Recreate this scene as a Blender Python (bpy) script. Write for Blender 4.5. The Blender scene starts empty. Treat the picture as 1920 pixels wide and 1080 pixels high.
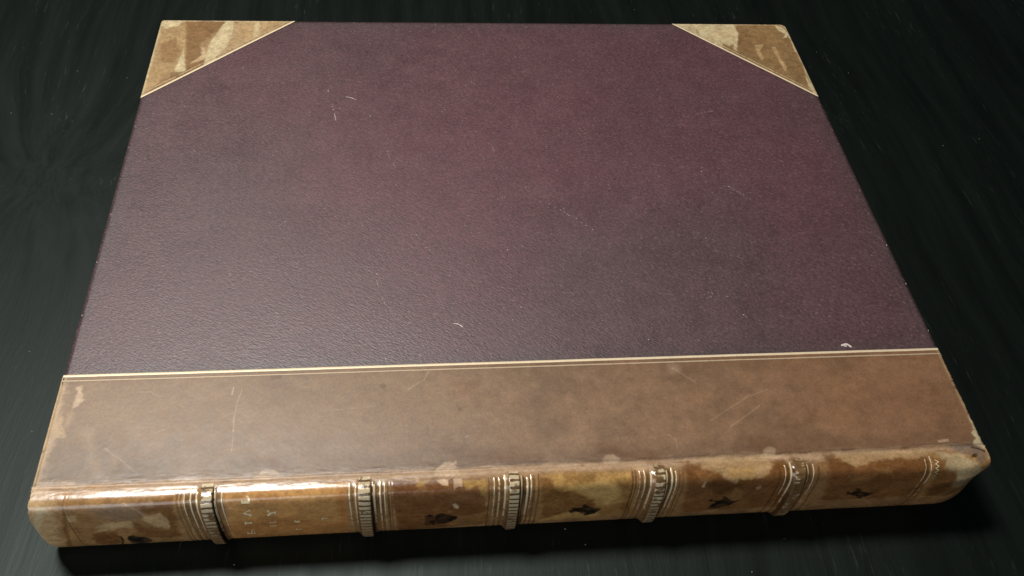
import bpy, math
import numpy as np

C = bpy.data.collections.new('scene')
bpy.context.scene.collection.children.link(C)
sc = bpy.context.scene

# ------------------------------------------------------------------ camera, lamp, room light, exposure
H = 0.042                       # thickness of the closed book (m)
L, W = 0.400, 0.31991           # length along the spine, width of the board
cam_data = bpy.data.cameras.new('camera')
cam = bpy.data.objects.new('camera', cam_data); C.objects.link(cam)
cam.location = (0.152635, -0.189081, 0.339062 + H)
cam.rotation_mode = 'XYZ'
cam.rotation_euler = (0.70423784, -0.06469705, -0.08484158)
cam_data.sensor_width = 36.0
cam_data.lens = 36.0 * 1722.295 / 1920.0
cam_data.clip_start = 0.01; cam_data.clip_end = 20
sc.camera = cam

world = bpy.data.worlds.new('World'); sc.world = world; world.use_nodes = True
bgn = world.node_tree.nodes['Background']
bgn.inputs['Color'].default_value = (0.62, 0.82, 1.0, 1); bgn.inputs['Strength'].default_value = 0.012

def lamp(name, loc, target, size, watts, col):
    d = bpy.data.lights.new(name, 'AREA'); d.shape = 'ELLIPSE'; d.size, d.size_y = size; d.energy = watts; d.color = col
    o = bpy.data.objects.new(name, d); C.objects.link(o); o.location = loc
    v = np.array(target, float) - np.array(loc, float)
    import mathutils
    o.rotation_euler = mathutils.Vector(v).to_track_quat('-Z', 'Y').to_euler() if name != 'ceiling_lamp' else (math.radians(-14), 0, 0)
    return o
lamp('ceiling_lamp', (-0.21, 0.40, 1.30), (0.08, 0.05, 0), (0.42, 0.26), 20.0, (1.0, 0.955, 0.90))
lamp('window_light', (-0.50, -1.1, 0.50), (0.10, 0.0, 0.02), (1.3, 0.8), 9.0, (0.90, 0.95, 1.0))

sc.view_settings.view_transform = 'Standard'; sc.view_settings.look = 'None'
sc.view_settings.exposure = 0.0; sc.view_settings.gamma = 1.0

# ------------------------------------------------------------------ small numeric helpers
def lin(c):
    c = np.asarray(c, float) / 255.0
    return np.where(c <= .04045, c / 12.92, ((c + .055) / 1.055) ** 2.4)

def vnoise(x, y, seed):
    r = np.random.RandomState(seed).rand(256, 256)
    xi = np.floor(x).astype(int); yi = np.floor(y).astype(int); fx = x - xi; fy = y - yi
    fx = fx * fx * (3 - 2 * fx); fy = fy * fy * (3 - 2 * fy)
    a = r[yi % 256, xi % 256]; b = r[yi % 256, (xi + 1) % 256]
    c = r[(yi + 1) % 256, xi % 256]; d = r[(yi + 1) % 256, (xi + 1) % 256]
    return (a * (1 - fx) + b * fx) * (1 - fy) + (c * (1 - fx) + d * fx) * fy

def fbm(x, y, scale, octv, seed):           # about 0..1, x and y in mm, scale in mm
    v = 0; a = .5; t = 0
    for i in range(octv):
        v = v + a * vnoise(x / scale * 2 ** i + 7.3 * i, y / scale * 2 ** i + 3.1 * i, seed + i); t += a; a *= .55
    return v / t

def sstep(a, b, x):
    t = np.clip((x - a) / (b - a), 0, 1); return t * t * (3 - 2 * t)

def seg_dist(X, Y, a, b):
    dx, dy = b[0] - a[0], b[1] - a[1]; q = dx * dx + dy * dy + 1e-9
    t = np.clip(((X - a[0]) * dx + (Y - a[1]) * dy) / q, 0, 1)
    return np.hypot(X - a[0] - t * dx, Y - a[1] - t * dy)

def poly_sd(X, Y, P):                       # signed distance, negative inside
    d = np.full(X.shape, 1e9); ins = np.zeros(X.shape, bool); n = len(P)
    for i in range(n):
        a, b = P[i], P[(i + 1) % n]
        d = np.minimum(d, seg_dist(X, Y, a, b))
        if a[1] != b[1]:
            cr = ((a[1] > Y) != (b[1] > Y)) & (X < (b[0] - a[0]) * (Y - a[1]) / (b[1] - a[1]) + a[0])
            ins ^= cr
    return np.where(ins, -d, d)

# ------------------------------------------------------------------ profile of the book's back
BB = 0.0112
_ph = np.linspace(1, -1, 3001); _ph = np.radians(90 * np.sign(_ph) * (1 - (1 - np.abs(_ph)) ** 2))
_nn = np.where(_ph > 0, 5.5, 2.6)
_py = -BB * np.abs(np.cos(_ph)) ** (2 / _nn)
_pz = -H / 2 + H / 2 * np.sign(np.sin(_ph)) * np.abs(np.sin(_ph)) ** (2 / _nn)
_ps = np.r_[0, np.cumsum(np.hypot(np.diff(_py), np.diff(_pz)))] * 1000
SMAX = _ps[-1]

def spine_point(x, s, off=0.0):
    """x, s, off in mm (s < 0: on the board, s > 0: round the back) -> metres"""
    x = np.asarray(x, float); s = np.asarray(s, float); off = np.asarray(off, float) + 0 * s
    ss = np.clip(s, 0, SMAX)
    y = np.interp(ss, _ps, _py); z = np.interp(ss, _ps, _pz)
    s2 = np.clip(ss + .6, 0, SMAX); s1 = np.clip(ss - .6, 0, SMAX)
    ty = np.interp(s2, _ps, _py) - np.interp(s1, _ps, _py); tz = np.interp(s2, _ps, _pz) - np.interp(s1, _ps, _pz)
    k = np.hypot(ty, tz); ny, nz = tz / k, -ty / k          # outward normal
    flat = s <= 0
    ny = np.where(flat, 0, ny); nz = np.where(flat, 1, nz); y = np.where(flat, -s / 1000, y); z = np.where(flat, 0, z)
    # worn, rounded ends of the back and the pinched joint
    wgt = sstep(4, 24, s)
    dl = np.clip(x + 2.5, 0, 4.5) / 4.5; dr = np.clip(400 - x, 0, 13) / 13
    sh = 3.2 * (1 - np.sqrt(1 - (1 - dl) ** 2 * .999)) + 6.5 * (1 - np.sqrt(1 - (1 - dr) ** 2 * .999))
    groove = -.35 * np.exp(-((s - 1.2) / .9) ** 2) + .22 * np.exp(-((s + 2.5) / 2.5) ** 2) * 0
    o = (off - sh * wgt + groove) / 1000
    return np.stack([x / 1000 + 0 * y, y + ny * o, z + nz * o + H], -1)

# ------------------------------------------------------------------ what the photograph shows on the leather (mm in book space)
PATCH = [
    ((150, 112, 68), 0.8, 0.8, 0.7, [(9.39, 6.78), (56.02, 7.45), (53.28, 43.96), (6.47, 45.27)]),
    ((192, 160, 116), 0.8, 1.0, 0.8, [(0.6, 4.35), (9.25, 5.9), (9.88, 15.86), (3.2, 45.24), (-5.25, 45.23), (-4.05, 31.46), (-3.7, 24.92)]),
    ((120, 105, 92), 0.6, 0.8, 0.5, [(23.47, 9.42), (40.91, 9.24), (44.22, 15.86), (37.75, 20.42), (25.54, 18.07)]),
    ((112, 72, 36), 0.6, 1.0, 0.55, [(38.94, 9.66), (55.56, 9.43), (52.63, 35.24), (49.32, 36.23), (52.08, 20.84), (44.9, 14.98)]),
    ((192, 160, 116), 0.3, 0.9, 0.9, [(43.88, 16.32), (49.34, 14.91), (51.85, 21.93), (50.3, 27.7), (45.0, 25.75), (41.87, 19.76)]),
    ((192, 160, 116), 0.4, 0.9, 0.85, [(22.69, 23.27), (28.96, 20.03), (37.75, 20.42), (36.81, 25.44), (30.46, 25.75), (21.67, 27.7)]),
    ((112, 70, 40), 0.5, 0.8, 0.75, [(19.42, 29.86), (24.06, 27.21), (29.16, 31.01), (28.42, 37.8), (23.14, 45.27), (18.34, 40.83)]),
    ((112, 72, 36), 0.5, 0.8, 0.8, [(37.75, 20.42), (42.3, 26.57), (50.68, 29.91), (54.63, 35.51), (45.0, 37.13), (35.74, 33.06)]),
    ((204, 174, 140), 0.3, 0.6, 0.8, [(42.38, 9.06), (47.25, 8.29), (47.83, 10.99), (45.07, 11.46)]),  # pink highlight on the back, put in as colour
    ((192, 160, 116), 0.3, 0.6, 0.8, [(13.0, 14.05), (16.99, 13.54), (16.72, 18.22), (12.17, 18.84)]),
    ((112, 72, 36), 0.4, 0.5, 0.7, [(12.74, 12.55), (13.73, 12.61), (7.38, 45.27), (6.39, 42.33), (9.17, 26.33)]),
    ((112, 72, 36), 0.5, 0.6, 0.5, [(13.61, 22.89), (17.8, 22.6), (16.74, 27.7), (13.16, 27.7)]),
    ((14, 15, 14), 0.25, 0.4, 0.97, [(32.37, 33.3), (34.74, 32.25), (35.97, 33.75), (38.38, 34.77), (41.12, 38.89), (37.67, 43.89), (33.24, 45.26), (31.59, 42.36), (31.41, 36.04)]),
    ((14, 15, 14), 0.2, 0.3, 0.9, [(28.02, 32.75), (29.97, 32.34), (30.25, 35.89), (27.55, 45.27), (26.49, 45.27), (28.95, 37.31), (29.0, 34.6)]),
    ((62, 38, 18), 0.3, 0.5, 0.8, [(-3.46, 27.21), (-2.71, 29.91), (-4.37, 34.06), (-4.81, 32.22)]),
    ((112, 72, 36), 0.4, 1.0, 0.7, [(39.94, 8.94), (55.03, 7.4), (53.17, 30.2), (50.18, 29.86), (52.04, 18.64), (49.59, 13.64), (43.15, 13.95)]),
    ((112, 72, 36), 0.3, 0.8, 0.7, [(19.42, 29.86), (30.03, 27.21), (28.91, 39.74), (18.34, 40.83)]),
    ((200, 184, 146), 0.3, 0.8, 0.6, [(3.33, 7.98), (7.1, 10.19), (1.73, 24.39), (-2.31, 45.26), (-1.6, 33.52), (1.47, 15.74)]),
    ((192, 142, 84), 0.3, 0.2, 0.95, [(75.5, 5.79), (123.11, 4.64), (121.08, 45.25), (71.98, 45.25)]),
    ((150, 92, 44), 0.8, 1.2, 0.5, [(74.83, 25.59), (88.67, 22.38), (100.57, 23.63), (122.46, 32.19), (121.04, 45.24), (72.08, 45.26)]),
    ((150, 82, 36), 0.8, 0.8, 0.5, [(118.65, 7.8), (122.91, 7.73), (121.35, 39.91), (118.96, 34.48)]),
    ((160, 92, 44), 0.6, 0.8, 0.5, [(87.09, 8.74), (92.84, 8.47), (95.94, 9.98), (92.77, 10.41), (88.04, 10.77)]),
    ((200, 152, 92), 0.6, 0.8, 0.5, [(96.74, 7.34), (119.16, 6.19), (116.47, 10.44), (100.52, 11.85)]),
    ((204, 174, 140), 0.2, 0.2, 0.8, [(75.51, 13.24), (76.62, 12.71), (77.51, 13.83), (76.12, 14.38)]),
    ((112, 70, 40), 0.5, 0.5, 0.85, [(141.11, 4.49), (179.27, 5.22), (180.55, 38.44), (142.72, 45.27)]),
    ((112, 72, 36), 0.6, 1.0, 0.6, [(141.73, 9.38), (155.15, 14.78), (179.35, 19.64), (180.13, 37.29), (142.8, 42.69)]),
    ((176, 138, 80), 0.3, 0.7, 0.85, [(150.93, 4.59), (156.7, 4.87), (154.6, 6.93), (153.57, 7.9), (151.37, 7.97)]),
    ((204, 174, 140), 0.2, 0.5, 0.9, [(158.74, 4.97), (164.18, 5.23), (163.74, 8.02), (161.37, 7.75), (160.39, 6.5)]),
    ((204, 174, 140), 0.2, 0.5, 0.9, [(165.9, 4.95), (169.83, 5.14), (169.51, 8.61), (167.82, 8.37), (166.43, 9.32)]),
    ((176, 138, 80), 0.3, 0.8, 0.85, [(169.64, 5.5), (179.93, 5.62), (179.19, 15.56), (177.35, 11.21), (175.67, 8.55), (172.22, 10.14), (169.86, 8.29)]),
    ((204, 174, 140), 0.15, 0.2, 0.95, [(165.62, 18.66), (166.82, 17.88), (168.26, 21.07), (167.95, 22.89), (166.54, 22.02)]),
    ((150, 112, 68), 0.5, 0.6, 0.55, [(168.1, 30.55), (179.67, 26.85), (180.18, 38.38), (165.79, 39.64), (162.88, 37.95)]),
    ((150, 112, 68), 0.3, 0.5, 0.6, [(163.07, 22.38), (166.6, 25.75), (164.16, 26.11)]),
    ((14, 15, 14), 0.3, 0.6, 0.95, [(158.57, 27.7), (161.36, 25.92), (163.48, 27.7), (168.28, 30.59), (166.73, 32.83), (162.51, 36.34), (158.94, 35.86)]),
    ((14, 15, 14), 0.6, 0.7, 0.6, [(154.01, 27.7), (157.51, 27.7), (158.92, 29.54), (158.94, 37.37), (154.31, 37.74)]),
    ((176, 138, 80), 0.5, 0.6, 0.9, [(201.49, 4.73), (240.83, 5.45), (243.69, 34.79), (204.08, 38.76)]),
    ((196, 160, 100), 0.6, 0.8, 0.7, [(213.98, 10.21), (230.17, 8.25), (238.21, 14.73), (232.02, 24.92), (222.6, 16.33)]),
    ((112, 72, 36), 0.5, 1.0, 0.85, [(201.96, 5.34), (206.7, 6.13), (208.12, 11.14), (218.56, 14.11), (225.37, 20.88), (228.52, 31.76), (216.05, 30.42), (203.91, 37.04)]),
    ((112, 72, 36), 0.7, 0.8, 0.6, [(211.59, 5.51), (224.95, 6.42), (224.46, 9.05), (219.34, 9.35), (212.94, 8.28)]),
    ((112, 72, 36), 0.6, 0.8, 0.6, [(233.39, 8.91), (239.94, 8.15), (243.11, 34.72), (238.43, 30.38), (237.38, 16.61)]),
    ((112, 72, 36), 0.5, 0.6, 0.6, [(227.04, 27.7), (241.82, 23.63), (243.69, 34.79), (229.1, 35.84)]),
    ((14, 15, 14), 0.25, 0.5, 0.96, [(216.2, 26.85), (220.68, 27.21), (223.55, 25.75), (229.91, 29.75), (227.07, 33.52), (223.39, 35.4), (220.08, 31.49), (216.76, 27.7)]),
    ((112, 72, 36), 0.5, 0.6, 0.85, [(263.15, 2.86), (308.44, 2.9), (311.76, 35.28), (266.67, 36.86)]),
    ((62, 38, 18), 0.6, 1.0, 0.55, [(272.71, 11.79), (277.54, 9.83), (289.69, 13.42), (289.25, 21.19), (279.95, 21.88), (272.97, 15.3)]),
    ((192, 160, 116), 0.4, 0.9, 0.65, [(271.55, -0.15), (298.5, 0.27), (302.8, 4.76), (298.49, 9.62), (290.8, 10.91), (286.85, 10.28), (285.53, 12.05), (282.26, 10.91), (279.86, 8.79), (271.21, 4.93)]),
    ((176, 138, 80), 0.5, 0.9, 0.6, [(281.85, 5.84), (294.36, 5.61), (293.84, 10.2), (282.96, 10.09)]),
    ((204, 174, 140), 0.15, 0.3, 0.7, [(271.82, 10.8), (272.65, 11.3), (272.05, 14.57), (270.94, 13.87)]),
    ((204, 174, 140), 0.15, 0.3, 0.8, [(295.11, 16.43), (297.08, 14.89), (297.92, 17.4), (296.31, 18.74)]),
    ((150, 112, 68), 0.5, 0.6, 0.6, [(284.61, 23.14), (285.9, 15.67), (290.05, 18.18), (291.97, 25.44), (288.52, 27.21)]),
    ((112, 70, 40), 0.8, 0.8, 0.5, [(290.08, 11.34), (304.45, 10.74), (307.82, 30.38), (294.51, 27.7)]),
    ((14, 15, 14), 0.25, 0.5, 0.96, [(277.5, 26.33), (281.16, 26.85), (284.57, 24.59), (286.88, 27.21), (290.8, 27.7), (287.15, 31.66), (282.16, 34.26), (277.72, 34.21), (280.14, 27.7)]),
    ((112, 72, 36), 0.5, 0.6, 0.85, [(325.28, 0.94), (370.64, 2.46), (375.53, 32.13), (329.08, 31.15)]),
    ((112, 70, 40), 0.8, 0.9, 0.6, [(325.46, 9.18), (361.31, 7.46), (365.76, 14.27), (347.28, 21.07), (328.03, 19.33)]),
    ((192, 160, 116), 0.35, 0.9, 0.6, [(331.9, 0.94), (367.33, 0.39), (377.24, 2.13), (369.12, 4.89), (361.09, 4.51), (345.64, 5.62), (337.54, 8.09), (335.25, 5.73), (330.91, 3.09)]),
    ((150, 112, 68), 0.5, 0.8, 0.55, [(346.07, 8.99), (354.21, 8.25), (356.2, 13.6), (351.01, 11.68)]),
    ((150, 112, 68), 0.6, 0.7, 0.4, [(335.02, 12.22), (347.5, 11.49), (345.62, 16.58), (337.63, 16.94)]),
    ((14, 15, 14), 0.4, 0.5, 0.93, [(340.06, 26.11), (342.31, 23.48), (345.67, 24.59), (352.02, 27.21), (348.87, 30.06), (342.09, 27.7)]),
    ((150, 112, 68), 0.5, 0.6, 0.85, [(370.88, 1.83), (400.15, 1.29), (398.71, 7.95), (398.37, 21.19), (388.96, 34.89), (374.85, 33.36)]),
    ((200, 184, 146), 0.6, 0.9, 0.55, [(376.99, 2.76), (387.16, 3.87), (394.02, 7.75), (396.46, 12.91), (395.64, 25.59), (387.43, 24.8), (385.59, 13.88), (378.6, 9.87)]),
    ((112, 72, 36), 0.6, 0.8, 0.75, [(373.72, 5.1), (380.43, 6.01), (378.09, 10.45), (384.39, 12.16), (386.49, 20.12), (385.82, 30.67), (376.24, 30.97), (375.36, 19.14)]),
    ((120, 105, 92), 0.5, 0.6, 0.8, [(382.0, -0.84), (396.29, -0.82), (399.01, 2.52), (397.24, 7.89), (394.02, 7.75), (393.63, 5.41), (387.16, 3.87)]),
    ((62, 38, 18), 0.2, 0.3, 0.9, [(392.31, 4.71), (394.09, 3.92), (394.83, 4.61), (393.72, 5.83), (391.82, 5.96)]),
    ((62, 38, 18), 0.6, 0.6, 0.6, [(377.23, 20.66), (396.65, 17.76), (397.96, 25.75), (387.88, 33.36), (378.1, 32.34)]),
    ((14, 15, 14), 0.2, 0.4, 0.9, [(155.24, 27.7), (156.29, 26.85), (157.34, 27.7), (156.46, 29.68)]),
    ((14, 15, 14), 0.2, 0.4, 0.85, [(155.74, 34.08), (157.16, 32.13), (158.93, 33.17), (157.87, 36.7)]),
    ((14, 15, 14), 0.2, 0.4, 0.9, [(215.42, 29.75), (217.46, 27.7), (218.8, 30.11), (217.07, 32.01)]),
    ((14, 15, 14), 0.2, 0.3, 0.85, [(220.88, 24.39), (222.48, 24.03), (223.62, 26.33), (221.73, 26.85)]),
    ((14, 15, 14), 0.2, 0.4, 0.9, [(276.18, 25.92), (277.95, 25.04), (278.92, 27.21), (277.29, 27.21)]),
    ((14, 15, 14), 0.2, 0.4, 0.85, [(281.87, 23.27), (283.79, 23.07), (285.13, 25.16), (283.19, 25.44)]),
    ((14, 15, 14), 0.2, 0.4, 0.8, [(338.1, 24.8), (339.49, 23.78), (340.98, 26.33), (339.58, 27.21)]),
    ((14, 15, 14), 0.2, 0.4, 0.8, [(341.65, 21.7), (343.99, 21.7), (345.49, 24.11), (343.05, 23.94)]),
    ((14, 15, 14), 0.2, 0.4, 0.8, [(344.41, 27.7), (347.5, 29.54), (347.53, 31.29), (345.27, 30.82)]),
    ((204, 174, 140), 0.2, 0.7, 0.85, [(87.6, -1.21), (89.97, -3.29), (93.62, -2.86), (96.64, 0.44), (90.83, 1.85), (84.41, 0.8)]),
    ((204, 174, 140), 0.2, 0.7, 0.85, [(158.82, 0.31), (162.45, -2.5), (167.57, -3.25), (167.67, -0.49), (165.21, 0.13), (168.93, 0.8), (169.67, 3.8), (159.61, 3.31)]),
    ((204, 174, 140), 0.2, 0.6, 0.85, [(229.38, 0.21), (230.48, -2.53), (234.25, -3.12), (236.88, -0.95), (235.42, 1.02), (231.34, 0.82)]),
    ((204, 174, 140), 0.2, 0.7, 0.8, [(297.38, 0.64), (302.31, -3.56), (305.09, -2.38), (304.15, 0.18), (308.44, 0.13), (305.98, 2.1), (298.5, 1.74)]),
    ((204, 174, 140), 0.25, 0.6, 0.8, [(-0.46, -1.51), (15.81, -1.17), (16.82, 1.7), (8.08, 0.55), (6.74, 3.51), (1.19, 5.5)]),
    ((204, 174, 140), 0.25, 0.5, 0.8, [(44.83, 0.75), (57.08, -0.31), (65.05, 0.09), (65.26, 1.77), (51.28, 2.49)]),
    ((204, 174, 140), 0.2, 0.4, 0.8, [(378.98, -3.48), (384.82, -3.75), (384.76, -2.4), (379.77, -2.36)]),
    ((204, 174, 140), 0.3, 0.6, 0.6, [(240.25, 2.27), (248.39, 1.64), (253.53, 4.91), (244.24, 5.69)]),
    ((200, 184, 146), 0.2, 0.6, 0.95, [(396.37, -6.22), (400.04, -7.71), (401.1, -4.36), (400.01, 1.54), (397.8, 0.89), (395.55, -0.82), (397.42, -3.99)]),
    ((200, 184, 146), 0.3, 0.5, 0.7, [(398.86, -15.58), (400.72, -16.35), (400.54, -7.68), (398.55, -7.77)]),
    ((62, 38, 18), 0.12, 0.15, 0.9, [(394.14, 0.18), (396.95, 1.13), (399.43, 2.85), (398.6, 3.61), (395.88, 1.88), (393.3, 0.95)]),
    ((188, 160, 124), 0.7, 1.4, 0.7, [(-0.8, -48.65), (3.3, -47.93), (3.36, -37.63), (2.1, -29.8), (5.08, -24.01), (2.6, -14.61), (3.75, -2.48), (-0.92, 0.8), (-1.32, -5.1)]),
    ((204, 174, 140), 0.3, 0.6, 0.9, [(6.82, -46.71), (9.26, -47.32), (10.15, -43.01), (10.02, -40.9), (11.88, -40.12), (9.19, -36.75), (7.79, -35.42), (7.33, -38.91), (8.16, -41.68)]),
    ((192, 160, 116), 0.4, 0.8, 0.6, [(2.91, -32.21), (5.45, -30.74), (5.49, -28.03), (8.62, -21.24), (3.65, -21.47), (2.15, -28.18)]),
    ((192, 160, 116), 0.6, 0.8, 0.4, [(5.98, -33.44), (8.5, -34.7), (8.57, -26.55), (7.19, -25.28)]),
    ((180, 155, 124), 1.2, 0.8, 0.3, [(13.59, -26.33), (17.08, -25.5), (20.99, -14.15), (27.1, 0.62), (24.3, -0.13), (19.19, -12.3)]),
    ((62, 38, 18), 0.4, 0.4, 0.5, [(88.08, -49.56), (93.36, -49.64), (93.05, -47.66), (88.96, -47.26)]),
    ((62, 38, 18), 0.4, 0.4, 0.5, [(135.79, -42.25), (137.18, -43.33), (138.59, -41.85), (136.97, -40.51)]),
    ((112, 72, 36), 1.2, 0.8, 0.3, [(167.06, -44.12), (180.11, -43.59), (179.53, -34.26), (167.84, -34.75)]),
    ((62, 38, 18), 0.4, 0.4, 0.4, [(169.19, -28.62), (171.3, -29.07), (171.68, -27.42), (169.81, -26.95)]),
    ((112, 72, 36), 1.6, 1.0, 0.7, [(88.32, -7.56), (90.76, -11.69), (95.43, -7.21), (98.94, -3.09), (86.15, -3.23)]),
    ((112, 72, 36), 1.6, 1.0, 0.7, [(161.13, -9.14), (166.79, -10.67), (169.27, -6.21), (177.78, -6.31), (197.88, -4.08), (197.56, -0.8), (168.71, -3.7)]),
    ((112, 72, 36), 1.6, 1.0, 0.7, [(227.93, -7.04), (235.14, -8.8), (237.97, -4.75), (254.98, -2.66), (254.25, 1.16), (225.02, -2.79)]),
    ((112, 72, 36), 1.8, 1.0, 0.4, [(293.77, -7.41), (302.55, -8.87), (307.25, -4.13), (365.6, -4.09), (364.31, -0.67), (292.23, -1.41)]),
    ((172, 146, 120), 1.0, 0.6, 0.45, [(266.27, -48.12), (270.43, -48.86), (271.94, -45.21), (267.87, -43.59)]),
    ((112, 72, 36), 1.5, 1.0, 0.35, [(2.9, -51.83), (109.4, -52.74), (254.33, -51.29), (398.7, -49.2), (398.36, -47.03), (253.91, -48.9), (109.54, -49.86), (3.5, -49.03)]),
    ((120, 105, 92), 6.0, 3.0, 0.25, [(45.7, -20.12), (133.26, -21.33), (178.76, -21.97), (177.78, -6.31), (111.75, -4.44), (48.04, -5.09)]),
    ((112, 70, 40), 6.0, 3.0, 0.25, [(327.87, -41.22), (395.62, -41.58), (395.29, -9.58), (318.69, -10.29)]),
]
LINES = [
    ((222, 196, 160), 0.3, 0.5, [(72.99, -44.0), (72.54, -40.05)]),
    ((222, 196, 160), 0.16, 0.37, [(76.61, -43.12), (75.88, -38.84), (75.01, -33.22)]),
    ((222, 196, 160), 0.35, 0.5, [(74.69, -26.99), (74.88, -26.3)]),
    ((222, 196, 160), 0.35, 0.5, [(75.08, -22.35), (75.19, -21.8)]),
    ((222, 196, 160), 0.18, 0.31, [(75.01, -33.22), (74.69, -26.99), (75.09, -22.21), (75.5, -14.19), (75.45, -11.57)]),
    ((222, 196, 160), 0.35, 0.22, [(24.46, -15.93), (32.14, -9.77), (39.8, -3.08)]),
    ((222, 196, 160), 0.2, 0.22, [(32.47, -42.79), (38.2, -42.91), (42.66, -40.23)]),
    ((222, 196, 160), 0.25, 0.22, [(43.22, -22.31), (47.46, -23.79)]),
    ((222, 196, 160), 0.25, 0.28, [(148.13, -39.77), (155.25, -44.59), (157.25, -48.84)]),
    ((222, 196, 160), 0.3, 0.19, [(268.46, -46.54), (277.87, -37.91)]),
    ((222, 196, 160), 0.2, 0.25, [(259.08, -11.66), (262.76, -8.84), (262.43, -4.91)]),
    ((222, 196, 160), 0.3, 0.19, [(288.32, -14.38), (304.38, -24.75)]),
    ((222, 196, 160), 0.3, 0.37, [(172.17, -14.58), (173.55, -15.04)]),
    ((222, 196, 160), 0.25, 0.31, [(257.72, -1.23), (259.8, -1.14)]),
    ((222, 196, 160), 0.25, 0.15, [(279.42, -17.5), (299.37, -29.23), (310.36, -33.09)]),
    ((222, 196, 160), 0.2, 0.19, [(115.01, -30.15), (133.13, -31.54)]),
    ((62, 38, 18), 0.15, 0.7, [(364.6, -1.45), (379.45, -1.57), (389.42, -1.64), (394.14, 0.18)]),
    ((62, 38, 18), 0.15, 0.5, [(122.71, 0.04), (133.5, -1.41), (150.97, -1.55), (166.42, -2.3)]),
    ((62, 38, 18), 0.15, 0.45, [(173.06, -1.98), (188.67, -1.74), (213.39, -1.05)]),
    ((62, 38, 18), 0.15, 0.4, [(217.81, -0.08), (245.2, 0.21), (268.45, -0.21)]),
    ((62, 38, 18), 0.25, 0.5, [(8.0, 1.95), (18.7, 2.96), (20.56, 2.12)]),
    ((62, 38, 18), 0.15, 0.4, [(90.67, -0.09), (103.47, 0.78), (120.54, -0.32)]),
    ((222, 196, 160), 0.2, 0.25, [(69.67, 0.31), (82.37, 1.43)]),
    ((222, 196, 160), 0.2, 0.25, [(133.51, -0.43), (148.77, -1.16)]),
    ((222, 196, 160), 0.2, 0.25, [(177.39, -0.02), (199.75, -0.19)]),
    ((222, 196, 160), 0.2, 0.25, [(213.15, 0.95), (226.77, 0.86)]),
    ((222, 196, 160), 0.2, 0.25, [(329.92, 0.36), (361.89, -0.78)]),
    ((222, 196, 160), 0.35, 0.28, [(36.06, 8.76), (40.56, 12.2), (43.79, 17.82)]),
]
BANDS = [
    (67.81, 2.27, 0.25),
    (129.94, 2.36, 0.0),
    (191.14, 1.98, 0.1),
    (252.56, 2.16, 0.2),
    (313.5, 2.23, 0.75),
]
GILT = [
    (59.24, 0.5, 0.75),
    (61.71, 0.62, 0.9),
    (64.01, 0.7, 0.95),
    (71.2, 0.7, 0.85),
    (73.79, 0.6, 0.8),
    (123.97, 0.6, 0.9),
    (126.32, 0.6, 0.75),
    (133.9, 0.75, 0.95),
    (136.28, 0.7, 0.95),
    (138.09, 0.45, 0.8),
    (182.83, 0.45, 0.7),
    (184.91, 0.6, 0.7),
    (187.34, 0.75, 0.9),
    (194.13, 0.6, 0.75),
    (196.56, 0.75, 0.9),
    (198.13, 0.45, 0.8),
    (243.91, 0.4, 0.5),
    (245.98, 0.5, 0.7),
    (248.59, 0.75, 0.9),
    (255.36, 0.7, 0.9),
    (257.68, 0.7, 0.95),
    (259.39, 0.5, 0.75),
    (307.05, 0.45, 0.6),
    (309.45, 0.7, 0.85),
    (316.82, 0.5, 0.75),
    (319.47, 0.5, 0.6),
    (369.9, 0.5, 0.45),
    (372.39, 0.55, 0.6),
]
BLIND = [
    (56.36, 0.8, 0.6),
    (57.91, 0.7, 0.6),
    (60.47, 1.6, 0.6),
    (62.84, 1.5, 0.6),
    (70.47, 1.2, 0.95),
    (72.54, 1.6, 0.5),
    (125.14, 1.0, 0.4),
    (132.94, 1.1, 0.8),
    (135.08, 1.6, 0.7),
    (137.12, 1.2, 0.7),
    (139.59, 1.0, 0.7),
    (140.78, 0.6, 0.6),
    (180.72, 0.8, 0.7),
    (181.82, 0.6, 0.5),
    (183.91, 1.0, 0.6),
    (186.23, 1.4, 0.6),
    (193.54, 0.8, 0.8),
    (195.32, 1.4, 0.8),
    (197.44, 0.8, 0.7),
    (199.33, 1.1, 0.6),
    (201.34, 0.8, 0.6),
    (240.9, 0.8, 0.7),
    (242.18, 0.8, 0.6),
    (244.81, 1.0, 0.5),
    (247.19, 1.4, 0.6),
    (254.87, 0.6, 0.7),
    (256.5, 1.3, 0.8),
    (258.55, 0.8, 0.6),
    (260.99, 0.7, 0.6),
    (262.51, 0.6, 0.6),
    (304.66, 1.0, 0.5),
    (308.22, 1.0, 0.5),
    (310.61, 1.2, 0.8),
    (316.29, 0.7, 0.7),
    (318.11, 1.2, 0.7),
    (321.81, 1.0, 0.6),
    (371.1, 1.0, 0.4),
    (13.18, 0.7, 0.5),
    (14.58, 0.5, 0.3),
]
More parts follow.
